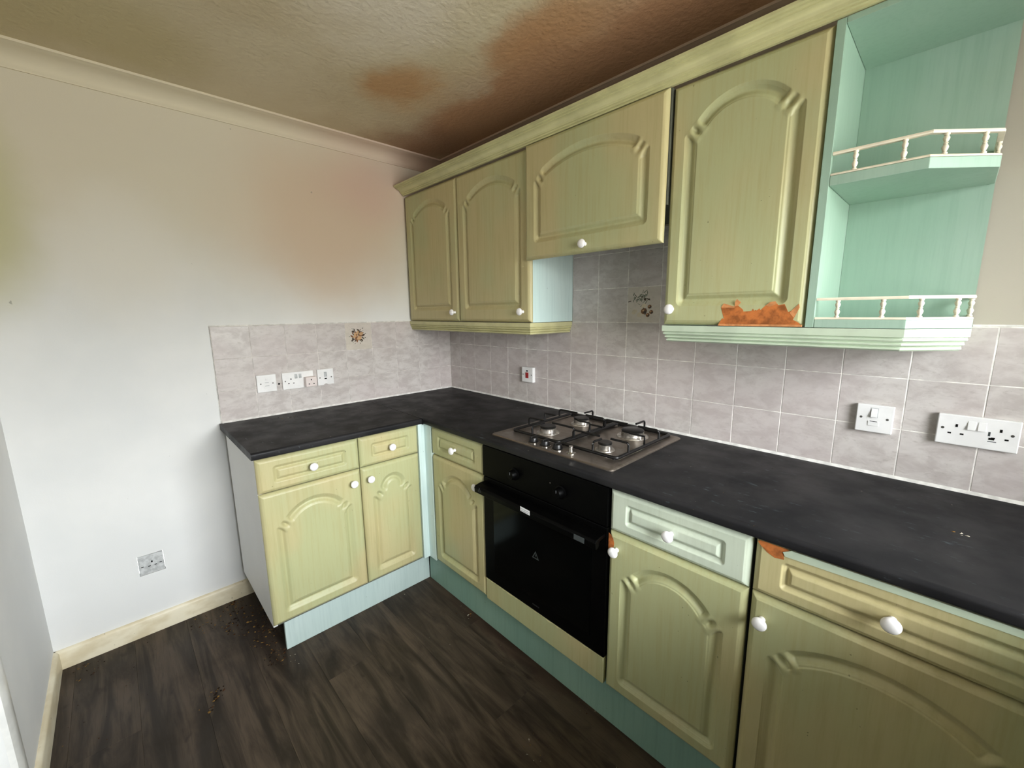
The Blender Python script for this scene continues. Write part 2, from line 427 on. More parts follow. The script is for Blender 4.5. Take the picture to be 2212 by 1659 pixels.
# ------------------------------------------------------------------ room shell
HY0, HY1, HZ0, HZ1 = -1.664, -1.577, .272, .363         # hole for the sunk socket in the back wall
def rect_hole_wall(name, mat_, axis, c, a0, a1, b0, b1, holes, thick, sgn):
    """wall slab whose room face lies at coordinate c on axis; holes: list of (a0,a1,b0,b1) cut right through"""
    m = MB()
    A = sorted({a0, a1} | {h[0] for h in holes} | {h[1] for h in holes}); B = sorted({b0, b1} | {h[2] for h in holes} | {h[3] for h in holes})
    def P(a, b, d): return (c + d, a, b) if axis == 0 else (a, c + d, b)
    for i in range(len(A) - 1):
        for j in range(len(B) - 1):
            ca, cb = (A[i] + A[i + 1]) / 2, (B[j] + B[j + 1]) / 2
            if any(h[0] < ca < h[1] and h[2] < cb < h[3] for h in holes): continue
            for d in (0, sgn * thick): m.quad(P(A[i], B[j], d), P(A[i + 1], B[j], d), P(A[i + 1], B[j + 1], d), P(A[i], B[j + 1], d))
    rects = [(a0, a1, b0, b1)] + list(holes)
    for r in rects:
        cs = [(r[0], r[2]), (r[1], r[2]), (r[1], r[3]), (r[0], r[3])]
        for k in range(4):
            p, q = cs[k], cs[(k + 1) % 4]
            m.quad(P(p[0], p[1], 0), P(q[0], q[1], 0), P(q[0], q[1], sgn * thick), P(p[0], p[1], sgn * thick))
    me = m.mesh(name, mat_, None, False)
    b = bmesh.new(); b.from_mesh(me); bmesh.ops.remove_doubles(b, verts=b.verts, dist=1e-5); bmesh.ops.recalc_face_normals(b, faces=b.faces); b.to_mesh(me); b.free()
    return struct(link(name, me))
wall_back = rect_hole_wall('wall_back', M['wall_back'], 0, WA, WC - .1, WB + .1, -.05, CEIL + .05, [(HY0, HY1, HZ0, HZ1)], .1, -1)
wall_right = rect_hole_wall('wall_right', M['wall_right'], 1, WB, WA, XE, -.05, CEIL + .05, [], .1, 1)
wall_left = rect_hole_wall('wall_left', M['wall_left'], 1, WC, WA, XE, -.05, CEIL + .05, [(.77, 1.54, -.049, 2.0)], .1, -1)
wall_front = rect_hole_wall('wall_front', M['wall_left'], 0, XE, WC - .1, WB + .1, -.05, CEIL + .05, [(-1.65, -.25, .98, 1.95)], .1, 1)
m = MB(); m.box(WA - .1, XE + .1, WC - .1, WB + .1, CEIL, CEIL + .08)
ceiling = struct(part('ceiling', m, M['ceiling']))
m = MB(); m.box(WA - .1, XE + .1, WC - .1, WB + .1, -.06, -.006)
floor = struct(part('floor', m, M['floor_gap']))

# floor planks
PW = .177; row = 0; y1 = -.476 + PW * 3
rndp = random.Random(11)
while y1 > WC:
    y0 = y1 - PW
    ya, yb = max(y0, WC + .001), min(y1, WB - .001)
    if yb - ya > .01:
        start = 1.365 if abs(y1 + .653) < .02 else [-.35, .62, .1, .95, -.1, .45, .8, .25, 1.1, .0, .55, .9][row % 12]
        x = start - 1.28 * math.ceil((start - WA) / 1.28)
        while x < XE:
            xa, xb = max(x, WA + .001), min(x + 1.28, XE - .001)
            if xb - xa > .02:
                m = MB(); g = .0001; c = .00045; z = rndp.uniform(-.0005, 0)
                m.add([(xa + g, ya + g, -.006), (xb - g, ya + g, -.006), (xb - g, yb - g, -.006), (xa + g, yb - g, -.006),
                       (xa + g, ya + g, z - c), (xb - g, ya + g, z - c), (xb - g, yb - g, z - c), (xa + g, yb - g, z - c),
                       (xa + g + c, ya + g + c, z), (xb - g - c, ya + g + c, z), (xb - g - c, yb - g - c, z), (xa + g + c, yb - g - c, z)],
                      [(0, 1, 5, 4), (1, 2, 6, 5), (2, 3, 7, 6), (3, 0, 4, 7), (4, 5, 9, 8), (5, 6, 10, 9), (6, 7, 11, 10), (7, 4, 8, 11), (8, 9, 10, 11), (0, 3, 2, 1)])
                part('floor_plank', m, M['floor'], floor)
            x += 1.28
    y1 = y0; row += 1

# coving
def cove(p, n=8):
    # (outward from wall, z): hollow quarter with small lips
    pr = [(0, CEIL), (0, 2.214), (.006, 2.214), (.007, 2.219)]
    for i in range(n + 1):
        a = math.pi / 2 * i / n
        pr.append((.010 + .072 * (1 - math.cos(a)), 2.222 + .045 * math.sin(a)))
    pr += [(.084, 2.268), (.0965, 2.268), (.0965, CEIL)]
    return pr
m = MB(); m.sweep([(WA, WC), (WA, WB), ], cove(0))
struct(part('trim_1', m, M['coving'], None, 0, 50), 'hollow plaster coving along the top of the back wall')
m = MB(); m.sweep([(WA, WB), (XE, WB)], cove(0))
struct(part('trim_2', m, M['coving'], None, 0, 50), 'brown stained coving above the wall cupboards')

# skirting
def skirt(face):  # (outward, z)
    return [(0, 0), (.015, 0), (.015, .070), (.012, .076), (.006, .080), (0, .080)]
m = MB(); m.sweep([(WA, WC), (WA, -.62)], skirt(0)); struct(part('baseboard_back', m, M['skirting'], None, 0, 40), 'grubby cream skirting along the back wall')
m = MB(); m.sweep([(.70, WC), (WA + .0, WC)], skirt(0)); struct(part('baseboard_left', m, M['skirting'], None, 0, 40), 'grubby cream skirting along the left wall')
# door beside the camera; its glazing is added for soft fill light
m = MB()
AR = [(0, 0), (.07, 0), (.07, .012), (.055, .018), (.02, .018), (.008, .012), (0, .008)]
m.prism([(x + .70, WC + d) for x, d in AR], 2, 0, 2.07)
m.prism([(1.61 - x, WC + d) for x, d in AR], 2, 0, 2.07)
m.box(.77, 1.54, WC, WC + .018, 2.0, 2.07)
struct(part('trim_3', m, M['white_paint'], None, 0, 40), 'white door architrave')
dm = MB()
for q in ((.775, .865), (1.445, 1.535)): dm.box(q[0], q[1], WC - .075, WC - .03, .004, 1.996)
for q in ((.004, .30), (1.90, 1.996)): dm.box(.866, 1.444, WC - .075, WC - .03, q[0], q[1])
door1 = struct(part('door_1', dm, M['white_paint'], None, .003), 'white door with a glass panel added for fill light')
bxp('door_fill_pane', M['fill_glass'], door1, .866, 1.444, WC - .055, WC - .05, .30, 1.90)
m = MB(); m.lathe([(.012, 0), (.012, .03), (.026, .04), (.028, .055), (.02, .066), (.001, .068)], (1.49, WC - .03, 1.0), (0, 1, 0)); part('door_handle', m, M['chrome'], door1, 0, 40)
# window at the far end, behind the camera
win = MB()
for (a0, a1, b0, b1) in ((-1.65, -1.59, .98, 1.95), (-.31, -.25, .98, 1.95), (-1.65, -.25, .98, 1.04), (-1.65, -.25, 1.89, 1.95), (-.98, -.92, .98, 1.95)):
    win.box(XE + .03, XE + .09, a0, a1, b0, b1)
window1 = struct(part('window_1', win, M['white_paint'], None, .004), 'white framed kitchen window')
for a0, a1 in ((-1.59, -.98), (-.92, -.31)):
    bxp('window_pane', M['glass'], window1, XE + .058, XE + .062, a0, a1, 1.04, 1.89)
bxp('window_sill', M['white_paint'], window1, XE - .05, XE + .02, -1.68, -.22, .955, .98, .004)

# ------------------------------------------------------------------ wall tiles
_tile_cache = {}
def tile_mesh(w, h, ori, cream=False):
    key = (round(w, 4), round(h, 4), ori, cream)
    if key in _tile_cache: return _tile_cache[key]
    m = MB(); g = .0009; c = .0011; t = .0062
    pts = []
    for d, e in ((0, 0), (t - c * .8, 0), (t, c)):
        pts += [(g + e, g + e, d), (w - g - e, g + e, d), (w - g - e, h - g - e, d), (g + e, h - g - e, d)]
    fs = [(0, 3, 2, 1)]
    for j in (0, 4):
        for k in range(4): fs.append((j + k, j + (k + 1) % 4, j + 4 + (k + 1) % 4, j + 4 + k))
    fs.append((8, 9, 10, 11))
    if ori == 'right': vs = [(u, -d, v) for u, v, d in pts]
    else: vs = [(d, u, v) for u, v, d in pts]
    m.add(vs, fs); me = m.mesh('tile', M['tile_cream' if cream else 'tile']); _tile_cache[key] = me
    return me
def lay(ori, a0, a1, z0, z1, parent, cream=False):
    me = tile_mesh(a1 - a0, z1 - z0, ori, cream)
    o = link('tile', me, parent); jit = random.uniform(-.0003, .0003)
    o.location = (a0, .0062 + jit, z0) if ori == 'right' else (-.0062 + jit, a0, z0)
    return o
ZT = [WT + TH * k for k in range(6)]
special = {}
for k in range(-3, 18):
    a0, a1 = TO + TW * k, TO + TW * (k + 1)
    a0 = max(a0, .0005)
    for j in range(3): lay('right', a0, a1, ZT[j], ZT[j + 1], wall_right)
for k in range(4, 8):
    a0, a1 = TO + TW * k, TO + TW * (k + 1)
    a0 = max(a0, 1.0225); a1 = min(a1, 1.6235)
    for j, z1 in ((3, ZT[4]), (4, ZT[5]), (5, 1.708)):
        t = lay('right', a0, a1, ZT[j], z1, wall_right, (k, j) == (6, 3))
        if (k, j) == (6, 3): special['right'] = t
for k in range(9):
    a0, a1 = -1.2997 + TW * k, min(-1.2997 + TW * (k + 1), -.0005)
    for j in range(3):
        t = lay('left', a0, a1, ZT[j], ZT[j + 1], wall_back, (k, j) == (4, 2))
        if (k, j) == (4, 2): special['left'] = t
g1 = MB(); g1.box(.0, TO + TW * 18, .0007, .0079, WT - .03, ZT[3]); g1.box(1.0215, 1.6245, .0007, .0079, ZT[3], 1.708)
part('grout', g1, M['grout'], wall_right)
g2 = MB(); g2.box(WA + .0001, -.0007, -1.3005, .0, WT - .03, ZT[3]); part('grout', g2, M['grout_grey'], wall_back)
g3 = MB(); g3.tube([(WA, -1.3025, WT), (WA, -1.3025, ZT[3] + .003), (WA, -.0, ZT[3] + .003)], .0035, 6); part('tile_trim', g3, M['sealant'], wall_back)
g4 = MB(); g4.tube([(2.33, WB, ZT[3] + .003), (3.12, WB, ZT[3] + .003)], .0035, 6); part('tile_trim', g4, M['sealant'], wall_right)
# white sealant bead at the back of the worktops
s1 = MB(); s1.prism([(-.0068, WT), (.0, WT), (.0, WT + .008)], 0, .0, XE - .01); part('sealant_bead', s1, M['sealant'], wall_right)
s1 = MB(); s1.prism([(.0, WT), (.0065, WT), (.0, WT + .008)], 1, -1.30, -.004); part('sealant_bead', s1, M['sealant'], wall_back)

# flower prints on the two decorated tiles
def motif(kind):
    cols = [plain('print_dark_brown', (58, 40, 20), .4), plain('print_brown', (118, 72, 24), .4), plain('print_tan', (190, 150, 106), .4), plain('print_grey_green', (108, 112, 96), .4), plain('print_cream', (206, 194, 170), .4)]
    m = MB(); R = random.Random(5 if kind == 'left' else 9); dep = [.0008]
    def petal(u, v, a, b, ang, ci):
        dep[0] += .000004
        pts = []
        for k in range(10):
            t = 2 * math.pi * k / 10; x, y = a * math.cos(t), b * math.sin(t)
            pts.append((u + x * math.cos(ang) - y * math.sin(ang), v + x * math.sin(ang) + y * math.cos(ang)))
        d = .0003 + dep[0] - .0008 + .0062
        if kind == 'left': vs = [(d, p[0], p[1]) for p in pts]
        else: vs = [(p[0], -d, p[1]) for p in pts]
        m.add(vs, [tuple(range(10))], ci)
    if kind == 'left':
        cu, cv = .068, .078
        for k in range(16):
            a = k / 16 * 6.28 + R.uniform(-.15, .15); r = R.uniform(.024, .036)
            petal(cu + r * math.cos(a), cv + r * math.sin(a), R.uniform(.007, .013), R.uniform(.003, .006), a + R.uniform(-.9, .9), R.choice((0, 0, 1, 0)))
        for k in range(18):
            a = R.uniform(0, 6.28); r = R.uniform(.036, .052)
            petal(cu + r * math.cos(a), cv + r * math.sin(a), R.uniform(.003, .006), .0015, a + R.uniform(-.7, .7), R.choice((0, 3, 3, 0)))
        for k in range(9):
            a = k / 9 * 6.28; petal(cu + .016 * math.cos(a), cv + .016 * math.sin(a), .012, .006, a, (1, 0, 2)[k % 3])
        petal(cu - .008, cv + .006, .013, .011, 0, 2); petal(cu + .010, cv - .014, .015, .010, .4, 2); petal(cu + .022, cv + .010, .012, .009, .2, 2); petal(cu - .004, cv + .004, .005, .004, 0, 1)
    else:
        for k in range(46):
            u, v = .056 + R.gauss(0, .024), .100 + R.gauss(0, .014)
            petal(u, v, R.uniform(.004, .010), R.uniform(.0012, .0028), R.uniform(0, 3.14), R.choice((3, 3, 0, 3)))
        for u, v, a in ((.035, .045, .014), (.06, .034, .014), (.078, .07, .012)): petal(u, v, a, a * .7, .4, 4)
        for u, v in ((.079, .048), (.104, .066), (.112, .044), (.097, .032)):
            big = .014 if u < .08 else .009
            petal(u, v, big, big * .9, .3, 1); petal(u + big * .3, v - big * .25, big * .55, big * .5, .3, 0); petal(u - big * .25, v + big * .2, big * .35, big * .3, 0, 2)
        for k in range(6): petal(.09 + R.uniform(-.02, .02), .05 + R.uniform(-.02, .02), .006, .0012, R.uniform(0, 3), 0)
    o = link('flower_print', m.mesh('flower_print', cols, None, False), special[kind])
    o['label'] = 'brown flower spray printed on the tile' if kind == 'left' else 'grey leaves and brown flowers printed on the tile'
motif('left'); motif('right')

# ------------------------------------------------------------------ routed doors and drawer fronts
def routed(w, h, kind, step, bottom=.060, side=.064, apex=.0755):
    nu, nv = max(8, int(w / step)), max(8, int(h / step))
    u = np.linspace(0, w, nu + 1); v = np.linspace(0, h, nv + 1)
    U, V = np.meshgrid(u, v); U = U.ravel(); V = V.ravel()
    e = np.minimum(np.minimum(U, w - U), np.minimum(V, h - V))
    eb = .0125
    H = np.where(e < eb, -.0014 - .0105 * (np.clip((eb - e) / eb, 0, 1)) ** 1.9, 0.0)
    if kind == 'drawer':
        a = .0105; mu = .056 + a if w > .34 else .052 + a
        mv = .034 + a
        path = [(mu, mv), (w - mu, mv), (w - mu, h - mv), (mu, h - mv)]; kn = []; depth = .0085
    else:
        a = .019; depth = .0120; L, R = side, w - side; vt = h - apex - .0795; sh = .036
        path = [(L, bottom), (R, bottom), (R, vt), (R - sh, vt + sh)]
        c = (R - L) / 2 - sh; cu = (L + R) / 2; sag = h - apex - (vt + sh)
        rad = (c * c + sag * sag) / (2 * sag); cv = h - apex - rad
        th = math.asin(min(1, c / rad))
        if sag > c: th = math.pi - th
        for k in range(1, 24):
            t = th - 2 * th * k / 24; path.append((cu + rad * math.sin(t), cv + rad * math.cos(t)))
        path += [(L + sh, vt + sh), (L, vt)]
        kn = []
        for s0, sx in ((L, 1), (R, -1)):
            for t in (.14, .70): kn.append((s0 + sx * sh * t, vt + sh * t, sx))
    P = np.array(path); Q = np.roll(P, -1, 0)
    D = np.full(U.shape, 9.0); inside = np.zeros(U.shape, bool)
    for (x0, y0), (x1, y1) in zip(P, Q):
        dx, dy = x1 - x0, y1 - y0; L2 = dx * dx + dy * dy
        t = np.clip(((U - x0) * dx + (V - y0) * dy) / L2, 0, 1)
        D = np.minimum(D, np.hypot(U - x0 - t * dx, V - y0 - t * dy))
        if y0 != y1:
            cnd = ((y0 > V) != (y1 > V)) & (U < (x1 - x0) * (V - y0) / (y1 - y0) + x0); inside ^= cnd
    s = np.where(inside, -D, D)
    p = (a - s) / (2 * a)                      # 0 outer edge .. 1 inner edge
    def sm(x): x = np.clip(x, 0, 1); return x * x * (3 - 2 * x)
    ing = (p > 0) & (p < 1)
    q1 = .0022 if kind != 'drawer' else .0016        # crisp quirk at both edges of the groove
    prof = np.where(p < .045, q1 * p / .045, np.where(p < .50, q1 + (depth - q1) * sm((p - .045) / .455),
           np.where(p < .90, q1 + (depth - q1) * (1 - sm((p - .50) / .40)), np.where(p < .945, q1, q1 * (1 - p) / .055))))
    G = np.where(ing, -prof - .0011 * np.exp(-((p - .155) / .028) ** 2) - .0008 * np.exp(-((p - .26) / .022) ** 2), 0.0)
    for ku, kv, sx in kn:
        # knuckle: a rounded roll lying across the groove
        t = ((U - ku) * sx + (V - kv)) / math.sqrt(2); q = ((U - ku) * sx - (V - kv)) / math.sqrt(2)   # q > 0 towards the inside
        env = sm((.029 - np.abs(q - .0035)) / .011)
        lobe = np.cos(math.pi / 2 * np.clip(t / .0118, -1, 1)) ** .8
        G = G + (.0012 - G) * lobe * env
    H += G
    n = (nu + 1) * (nv + 1)
    idx = np.arange(n).reshape(nv + 1, nu + 1)
    F = np.stack([idx[:-1, :-1], idx[:-1, 1:], idx[1:, 1:], idx[1:, :-1]], -1).reshape(-1, 4)
    bnd = list(idx[0, :]) + list(idx[1:, -1]) + list(idx[-1, -2::-1]) + list(idx[-2:0:-1, 0])
    return U, V, H, F, bnd
def front(name, ori, a0, z0, w, h, face, kind, mat_, parent, step=.0022, t=.018, **kw):
    g = .0016
    U, V, H, F, bnd = routed(w - 2 * g, h - 2 * g, kind, step, **kw)
    U = U + g; V = V + g
    nb = len(bnd); base = len(U)
    bu, bv = U[bnd], V[bnd]
    U2 = np.concatenate([U, bu]); V2 = np.concatenate([V, bv]); H2 = np.concatenate([H, np.full(nb, -t)])
    if ori == 'right': co = np.stack([a0 + U2, -face - H2, z0 + V2], -1)
    else: co = np.stack([face + H2, a0 + U2, z0 + V2], -1)
    faces = F.tolist()
    for i in range(nb): faces.append([bnd[i], base + i, base + (i + 1) % nb, bnd[(i + 1) % nb]])
    faces.append([base + i for i in range(nb - 1, -1, -1)])
    me = bpy.data.meshes.new(name); me.from_pydata(co.tolist(), [], faces); me.materials.append(mat_)
    me.polygons.foreach_set('use_smooth', [True] * len(me.polygons)); me.set_sharp_from_angle(angle=math.radians(48)); me.update()
    return link(name, me, parent)

KNOB = [(.0075, 0), (.0075, .003), (.0062, .008), (.0066, .013), (.0105, .0165), (.0148, .019), (.0164, .0225), (.0158, .0262), (.0125, .0295), (.007, .0313), (.0005, .0318)]
def knob(parent, ori, a, z, face, r=1.0):
    m = MB()
    if ori == 'right': m.lathe([(p * r, q * r) for p, q in KNOB], (a, -face + .001, z), (0, -1, 0), 24)
    else: m.lathe([(p * r, q * r) for p, q in KNOB], (face - .001, a, z), (1, 0, 0), 24)
    return part('knob', m, M['ceramic'], parent, 0, 60)

def carcass(parent, x0, x1, y0, y1, z0, z1, mat_=None):
    return bxp('carcass', mat_ or M['void'], parent, x0, x1, y0, y1, z0, z1)

# ------------------------------------------------------------------ base units, left run (fronts face +x)
u = thing('base_cabinet', 'sage green base cupboard and drawer with a white side panel, ending the short run', 'cabinet', (.29, -1.1, .15), 'base cupboards of the short run')
bxp('side_panel', M['white_board'], u, .055, .567, -1.300, -1.284, .155, .8605, .001, 'plain white end panel')
carcass(u, .06, .565, -1.283, -.9085, .155, .8605)
d = front('drawer', 'left', -1.301, DD, .393, DT - DD, FD, 'drawer', M['door'], u); knob(d, 'left', -1.104, .787, FD)
d = front('door', 'left', -1.301, DB, .393, DD - DB, FD, 'door', M['door'], u); knob(d, 'left', -.948, .665, FD)
u = thing('base_cabinet', 'narrow sage green base cupboard and drawer between the white sided cupboard and the corner post', 'cabinet', (.29, -.76, .15), 'base cupboards of the short run')
carcass(u, .06, .565, -.9075, -.617, .155, .8605)
d = front('drawer', 'left', -.908, DD, .292, DT - DD, FD, 'drawer', M['door'], u); knob(d, 'left', -.763, .787, FD)
d = front('door', 'left', -.908, DB, .292, DD - DB, FD, 'door', M['door'], u); knob(d, 'left', -.873, .665, FD)
# corner post: two strips meeting in the inside corner
m = MB(); m.prism([(.566, -.6155), (.583, -.6155), (.583, -.583), (.6405, -.583), (.6405, -.566), (.566, -.566)], 2, .158, .8605)
tag(part('corner_post', m, M['ice'], None, .0015), 'pale blue corner post where the two runs of base cupboards meet', 'post')
# plinths
m = MB(); m.box(.510, .526, -1.253, -.556, .0, .157)
tag(part('plinth', m, M['ice_plinth'], None, .001), 'pale blue plinth under the short run of cupboards', 'plinth')
m = MB(); m.box(.529, 2.575, -.554, -.538, .0, .157)
tag(part('plinth', m, M['plinth_green'], None, .001), 'dark green plinth along the floor below the oven', 'plinth')

# ------------------------------------------------------------------ base units, long run (fronts face -y)
def base_right(x0, x1, label, kx, dmat=None, step=.0022, kz=.665):
    u = thing('base_cabinet', label, 'cabinet', ((x0 + x1) / 2, -.29, .15), 'base cupboards of the long run')
    carcass(u, x0 + .001, x1 - .001, -.565, -.06, .155, .8605)
    d = front('drawer', 'right', x0, DD, x1 - x0, DT - DD, FD, 'drawer', dmat or M['door'], u, step); knob(d, 'right', (x0 + x1) / 2, .785, FD)
    e = front('door', 'right', x0, DB, x1 - x0, DD - DB, FD, 'door', M['door'], u, step); knob(e, 'right', kx, kz, FD)
    return u, d, e
base_right(.642, 1.032, 'sage green base cupboard and drawer between the corner post and the oven', .996)
u4, dr4, do4 = base_right(1.6335, 2.028, 'base cupboard just right of the oven with a paler grey green drawer front', 1.665, M['door_pale'], .0016)
dr4['label'] = 'paler grey green drawer front'
u5, dr5, do5 = base_right(2.033, 2.528, 'widest base cupboard with orange board showing on the torn drawer front', 2.063, None, .0016, .659)
def flat_poly(name, pts, ori, face, d, mats, parent, t=.0006, label=None):
    m = MB(); n = len(pts)
    vs = [(x, -face - d, z) for x, z in pts] + [(x, -face - d + t, z) for x, z in pts]
    m.add(vs, [tuple(range(n)), tuple(range(2 * n - 1, n - 1, -1))] + [(i, (i + 1) % n, (i + 1) % n + n, i + n) for i in range(n)])
    o = part(name, m, mats, parent)
    if label: o['label'] = label
    return o
flat_poly('torn_patch', [(1.6355, .7115), (1.645, .705), (1.6519, .6973), (1.6555, .684), (1.6549, .6717), (1.649, .662), (1.6415, .655), (1.6355, .652)], 'right', FD, .0004, M['mdf'], do4, label='bare orange patch at the torn door corner')
flat_poly('torn_patch', [(2.0385, .8519), (2.045, .8555), (2.098, .8555), (2.1065, .852), (2.0920, .8405), (2.0935, .828), (2.076, .825), (2.060, .8317), (2.047, .842)], 'right', FD, .0006, M['mdf'], dr5, label='bare orange patch where the vinyl has torn away')
flat_poly('vinyl_strip', [(2.0901, .8463), (2.1067, .8558), (2.524, .8558), (2.524, .8425), (2.30, .8415), (2.0953, .8375)], 'right', FD, .0022, M['pelmet'], dr5, .0022, 'paler lifted vinyl edge')

# unseen run under the window, added to block its light from the near fronts
su_ = thing('light_blocking_run', 'unseen base cupboards and black worktop added to block light from the window', 'cabinet', (2.88, -1.2, .15))
bxp('carcass', M['void'], su_, 2.605, 3.15, -1.93, -.62, .0, .8605)
bxp('slab', M['worktop'], su_, 2.575, XE - .002, -1.943, -.599, WT - .028, WT, .006)
for y0_ in (-1.92, -1.27):
    d_ = front('door', 'left', y0_, DB, .62, DT - DB, 2.587, 'door', M['door'], su_, .008)
    d_.data.transform(Matrix(((-1, 0, 0, 2 * 2.587), (0, 1, 0, 0), (0, 0, 1, 0), (0, 0, 0, 1)))); d_.data.flip_normals()

# ------------------------------------------------------------------ oven in its housing
h = thing('oven_housing', 'sage green oven housing with a chipped filler panel below the oven', 'cabinet', (1.33, -.29, .15))
bxp('carcass', M['void'], h, 1.034, 1.631, -.55, -.06, .155, .262)
fp = MB(); fp.box(1.0355, 1.6295, -FD, -FD + .018, .1637, .2625); fpo = part('filler_panel', fp, M['door'], h, .003)
b_ = MB(); rr_ = random.Random(3)
xs = [1.037 + i * .012 for i in range(50) if 1.037 + i * .012 < 1.628]
top = [(x, .2622) for x in xs]; bot = [(x, .2622 - rr_.choice((.001, .0015, .003, .006, .002))) for x in reversed(xs)]
flat_poly('chipped_edge', bot + top, 'right', FD, .0005, plain('chipped_pale_edge', (214, 208, 160), .6), h, label='ragged pale edge of chipped vinyl')
ov = thing('oven', 'black built in oven under the hob', 'oven', (1.33, -.30, .26))
bxp('body', M['oven_black'], ov, 1.036, 1.630, -.562, -.06, .264, .860)
bxp('control_panel', M['oven_black'], ov, 1.0345, 1.6315, -.590, -.563, .728, .857, .002)
dr = bxp('door', M['oven_black'], ov, 1.0345, 1.6315, -.588, -.563, .265, .7245, .003)
bxp('glass', M['oven_glass'], dr, 1.095, 1.575, -.5895, -.5872, .315, .648, .001)
hd = MB()
hd.prism([(-.588, .704), (-.612, .704), (-.636, .700), (-.642, .692), (-.640, .672), (-.632, .668), (-.622, .674), (-.618, .690), (-.588, .694)], 0, 1.040, 1.626)
part('handle', hd, M['oven_black'], dr, .002)
for x in (1.222, 1.447):
    m = MB(); m.lathe([(.024, 0), (.024, .004), (.019, .006), (.017, .022), (.015, .025), (.0005, .0255)], (x, -.5895, .785), (0, -1, 0), 24)
    k = part('knob', m, M['oven_black'], ov, 0, 40)
    mk = MB(); mk.box(x - .0008, x + .0008, -.6156, -.6149, .788, .798); part('pointer_mark', mk, M['grey'], k)
m = MB(); m.box(1.398, 1.401, -.5915, -.590, .802, .805); part('indicator_light', m, M['alu'], ov)
# white sticker hanging below the handle, with two printed lines
st = MB(); st.quad((1.3055, -.6435, .704), (1.3525, -.6435, .7015), (1.3525, -.6435, .684), (1.3055, -.6435, .6865))
stk = part('sticker', st, M['sticker'], dr, label='small white sticker on the handle')
R = random.Random(4)
tx = MB()
for ln, zz in ((0, .698), (1, .6915)):
    x = 1.309
    while x < 1.347:
        wd = R.uniform(.0015, .004); dz = -(x - 1.3055) / .047 * .0025
        tx.quad((x, -.6439, zz + dz), (min(x + wd, 1.348), -.6439, zz + dz), (min(x + wd, 1.348), -.6439, zz + dz - .0022), (x, -.6439, zz + dz - .0022)); x += wd + .0012
part('printed_lines', tx, M['grey'], dr)
def triangle(cx, cz, s, y, parent):
    m = MB(); o = [(0, .62), (-.58, -.42), (.58, -.42)]; i_ = [(0, .36), (-.36, -.28), (.36, -.28)]
    P = lambda q: (cx + q[0] * s, y, cz + q[1] * s)
    for k in range(3): m.quad(P(o[k]), P(o[(k + 1) % 3]), P(i_[(k + 1) % 3]), P(i_[k]))
    m.add([P(q) for q in ((.05, .25), (-.12, -.02), (.0, -.02), (-.06, -.24), (.12, .06), (.02, .06))], [(0, 1, 2, 5), (5, 2, 3, 4)])
    o = part('warning_mark', m, M['faint'], parent); o['label'] = 'grey triangular warning mark'
triangle(1.329, .497, .030, -.5899, dr)
triangle(1.075, .690, .018, -.6428, dr)
m = MB(); m.box(1.545, 1.585, -.6432, -.642, .676, .693); part('worn_label', m, M['faint'], dr)
m = MB()
for x, w_ in ((1.312, .007), (1.321, .006), (1.329, .008), (1.339, .006)): m.box(x, x + w_, -.5891, -.588, .288, .2925)
part('faded_lettering', m, plain('very_faint_print', (30, 31, 31), .5), dr)

# ------------------------------------------------------------------ worktops
def wt_profile(front_):   # ccw outline (front coordinate is the outward axis), bullnosed front edge
    t = .028; r = .010; pr = [(0, WT - t), (front_ - .006, WT - t)]
    for k in range(5):
        a = -math.pi / 2 + math.pi / 2 * k / 4; pr.append((front_ - .006 + .006 * math.cos(a), WT - t + .006 + .006 * math.sin(a)))
    for k in range(7):
        a = math.pi / 2 * k / 6; pr.append((front_ - r + r * math.cos(a), WT - r + r * math.sin(a)))
    pr.append((0, WT)); return pr
wl = thing('worktop', 'short black laminate worktop below the row of three socket plates', 'worktop', (.3, -.95, WT - .028), 'black worktops')
m = MB(); pr = wt_profile(.597); m.prism([(x, z) for x, z in pr], 1, -1.311, -.6005); part('slab', m, M['worktop'], wl, 0, 40)
m = MB(); m.box(.012, .604, -.6003, -.5972, WT - .029, WT + .0015); part('joint_strip', m, M['black_metal'], wl, label='dark jointing strip')
wr = thing('worktop', 'long black flecked worktop carrying the hob', 'worktop', (1.27, -.3, WT - .028), 'black worktops')
m = MB(); m.prism([(-x, z) for x, z in reversed(wt_profile(.597))], 0, .0, XE - .002); part('slab', m, M['worktop'], wr, 0, 40)

# ------------------------------------------------------------------ hob
hb = thing('hob', 'stainless steel four burner gas hob with black pan supports', 'hob', (1.325, -.30, WT))
def rrect(x0, x1, y0, y1, r, n=5):
    o = []
    for cx, cy, a0 in ((x1 - r, y1 - r, 0), (x0 + r, y1 - r, 90), (x0 + r, y0 + r, 180), (x1 - r, y0 + r, 270)):
        for k in range(n + 1):
            a = math.radians(a0 + 90 * k / n); o.append((cx + r * math.cos(a), cy + r * math.sin(a)))
    return o
m = MB(); HX0, HX1, HYa, HYb = 1.036, 1.614, -.546, -.058
A = rrect(HX0, HX1, HYa, HYb, .018); B = rrect(HX0 + .004, HX1 - .004, HYa + .004, HYb - .004, .015); C = rrect(HX0 + .034, HX1 - .034, HYa + .085, HYb - .014, .02); D_ = rrect(HX0 + .042, HX1 - .042, HYa + .093, HYb - .022, .014)
n = len(A); vs = [(x, y, WT + .0002) for x, y in A] + [(x, y, WT + .004) for x, y in A] + [(x, y, WT + .0065) for x, y in B] + [(x, y, WT + .0065) for x, y in C] + [(x, y, WT + .0025) for x, y in D_]
fs = [(j * n + k, j * n + (k + 1) % n, (j + 1) * n + (k + 1) % n, (j + 1) * n + k) for j in range(4) for k in range(n)] + [tuple(range(4 * n, 5 * n)), tuple(range(n - 1, -1, -1))]
m.add(vs, fs); part('hob_plate', m, M['steel'], hb, 0, 30)
ZP = WT + .012
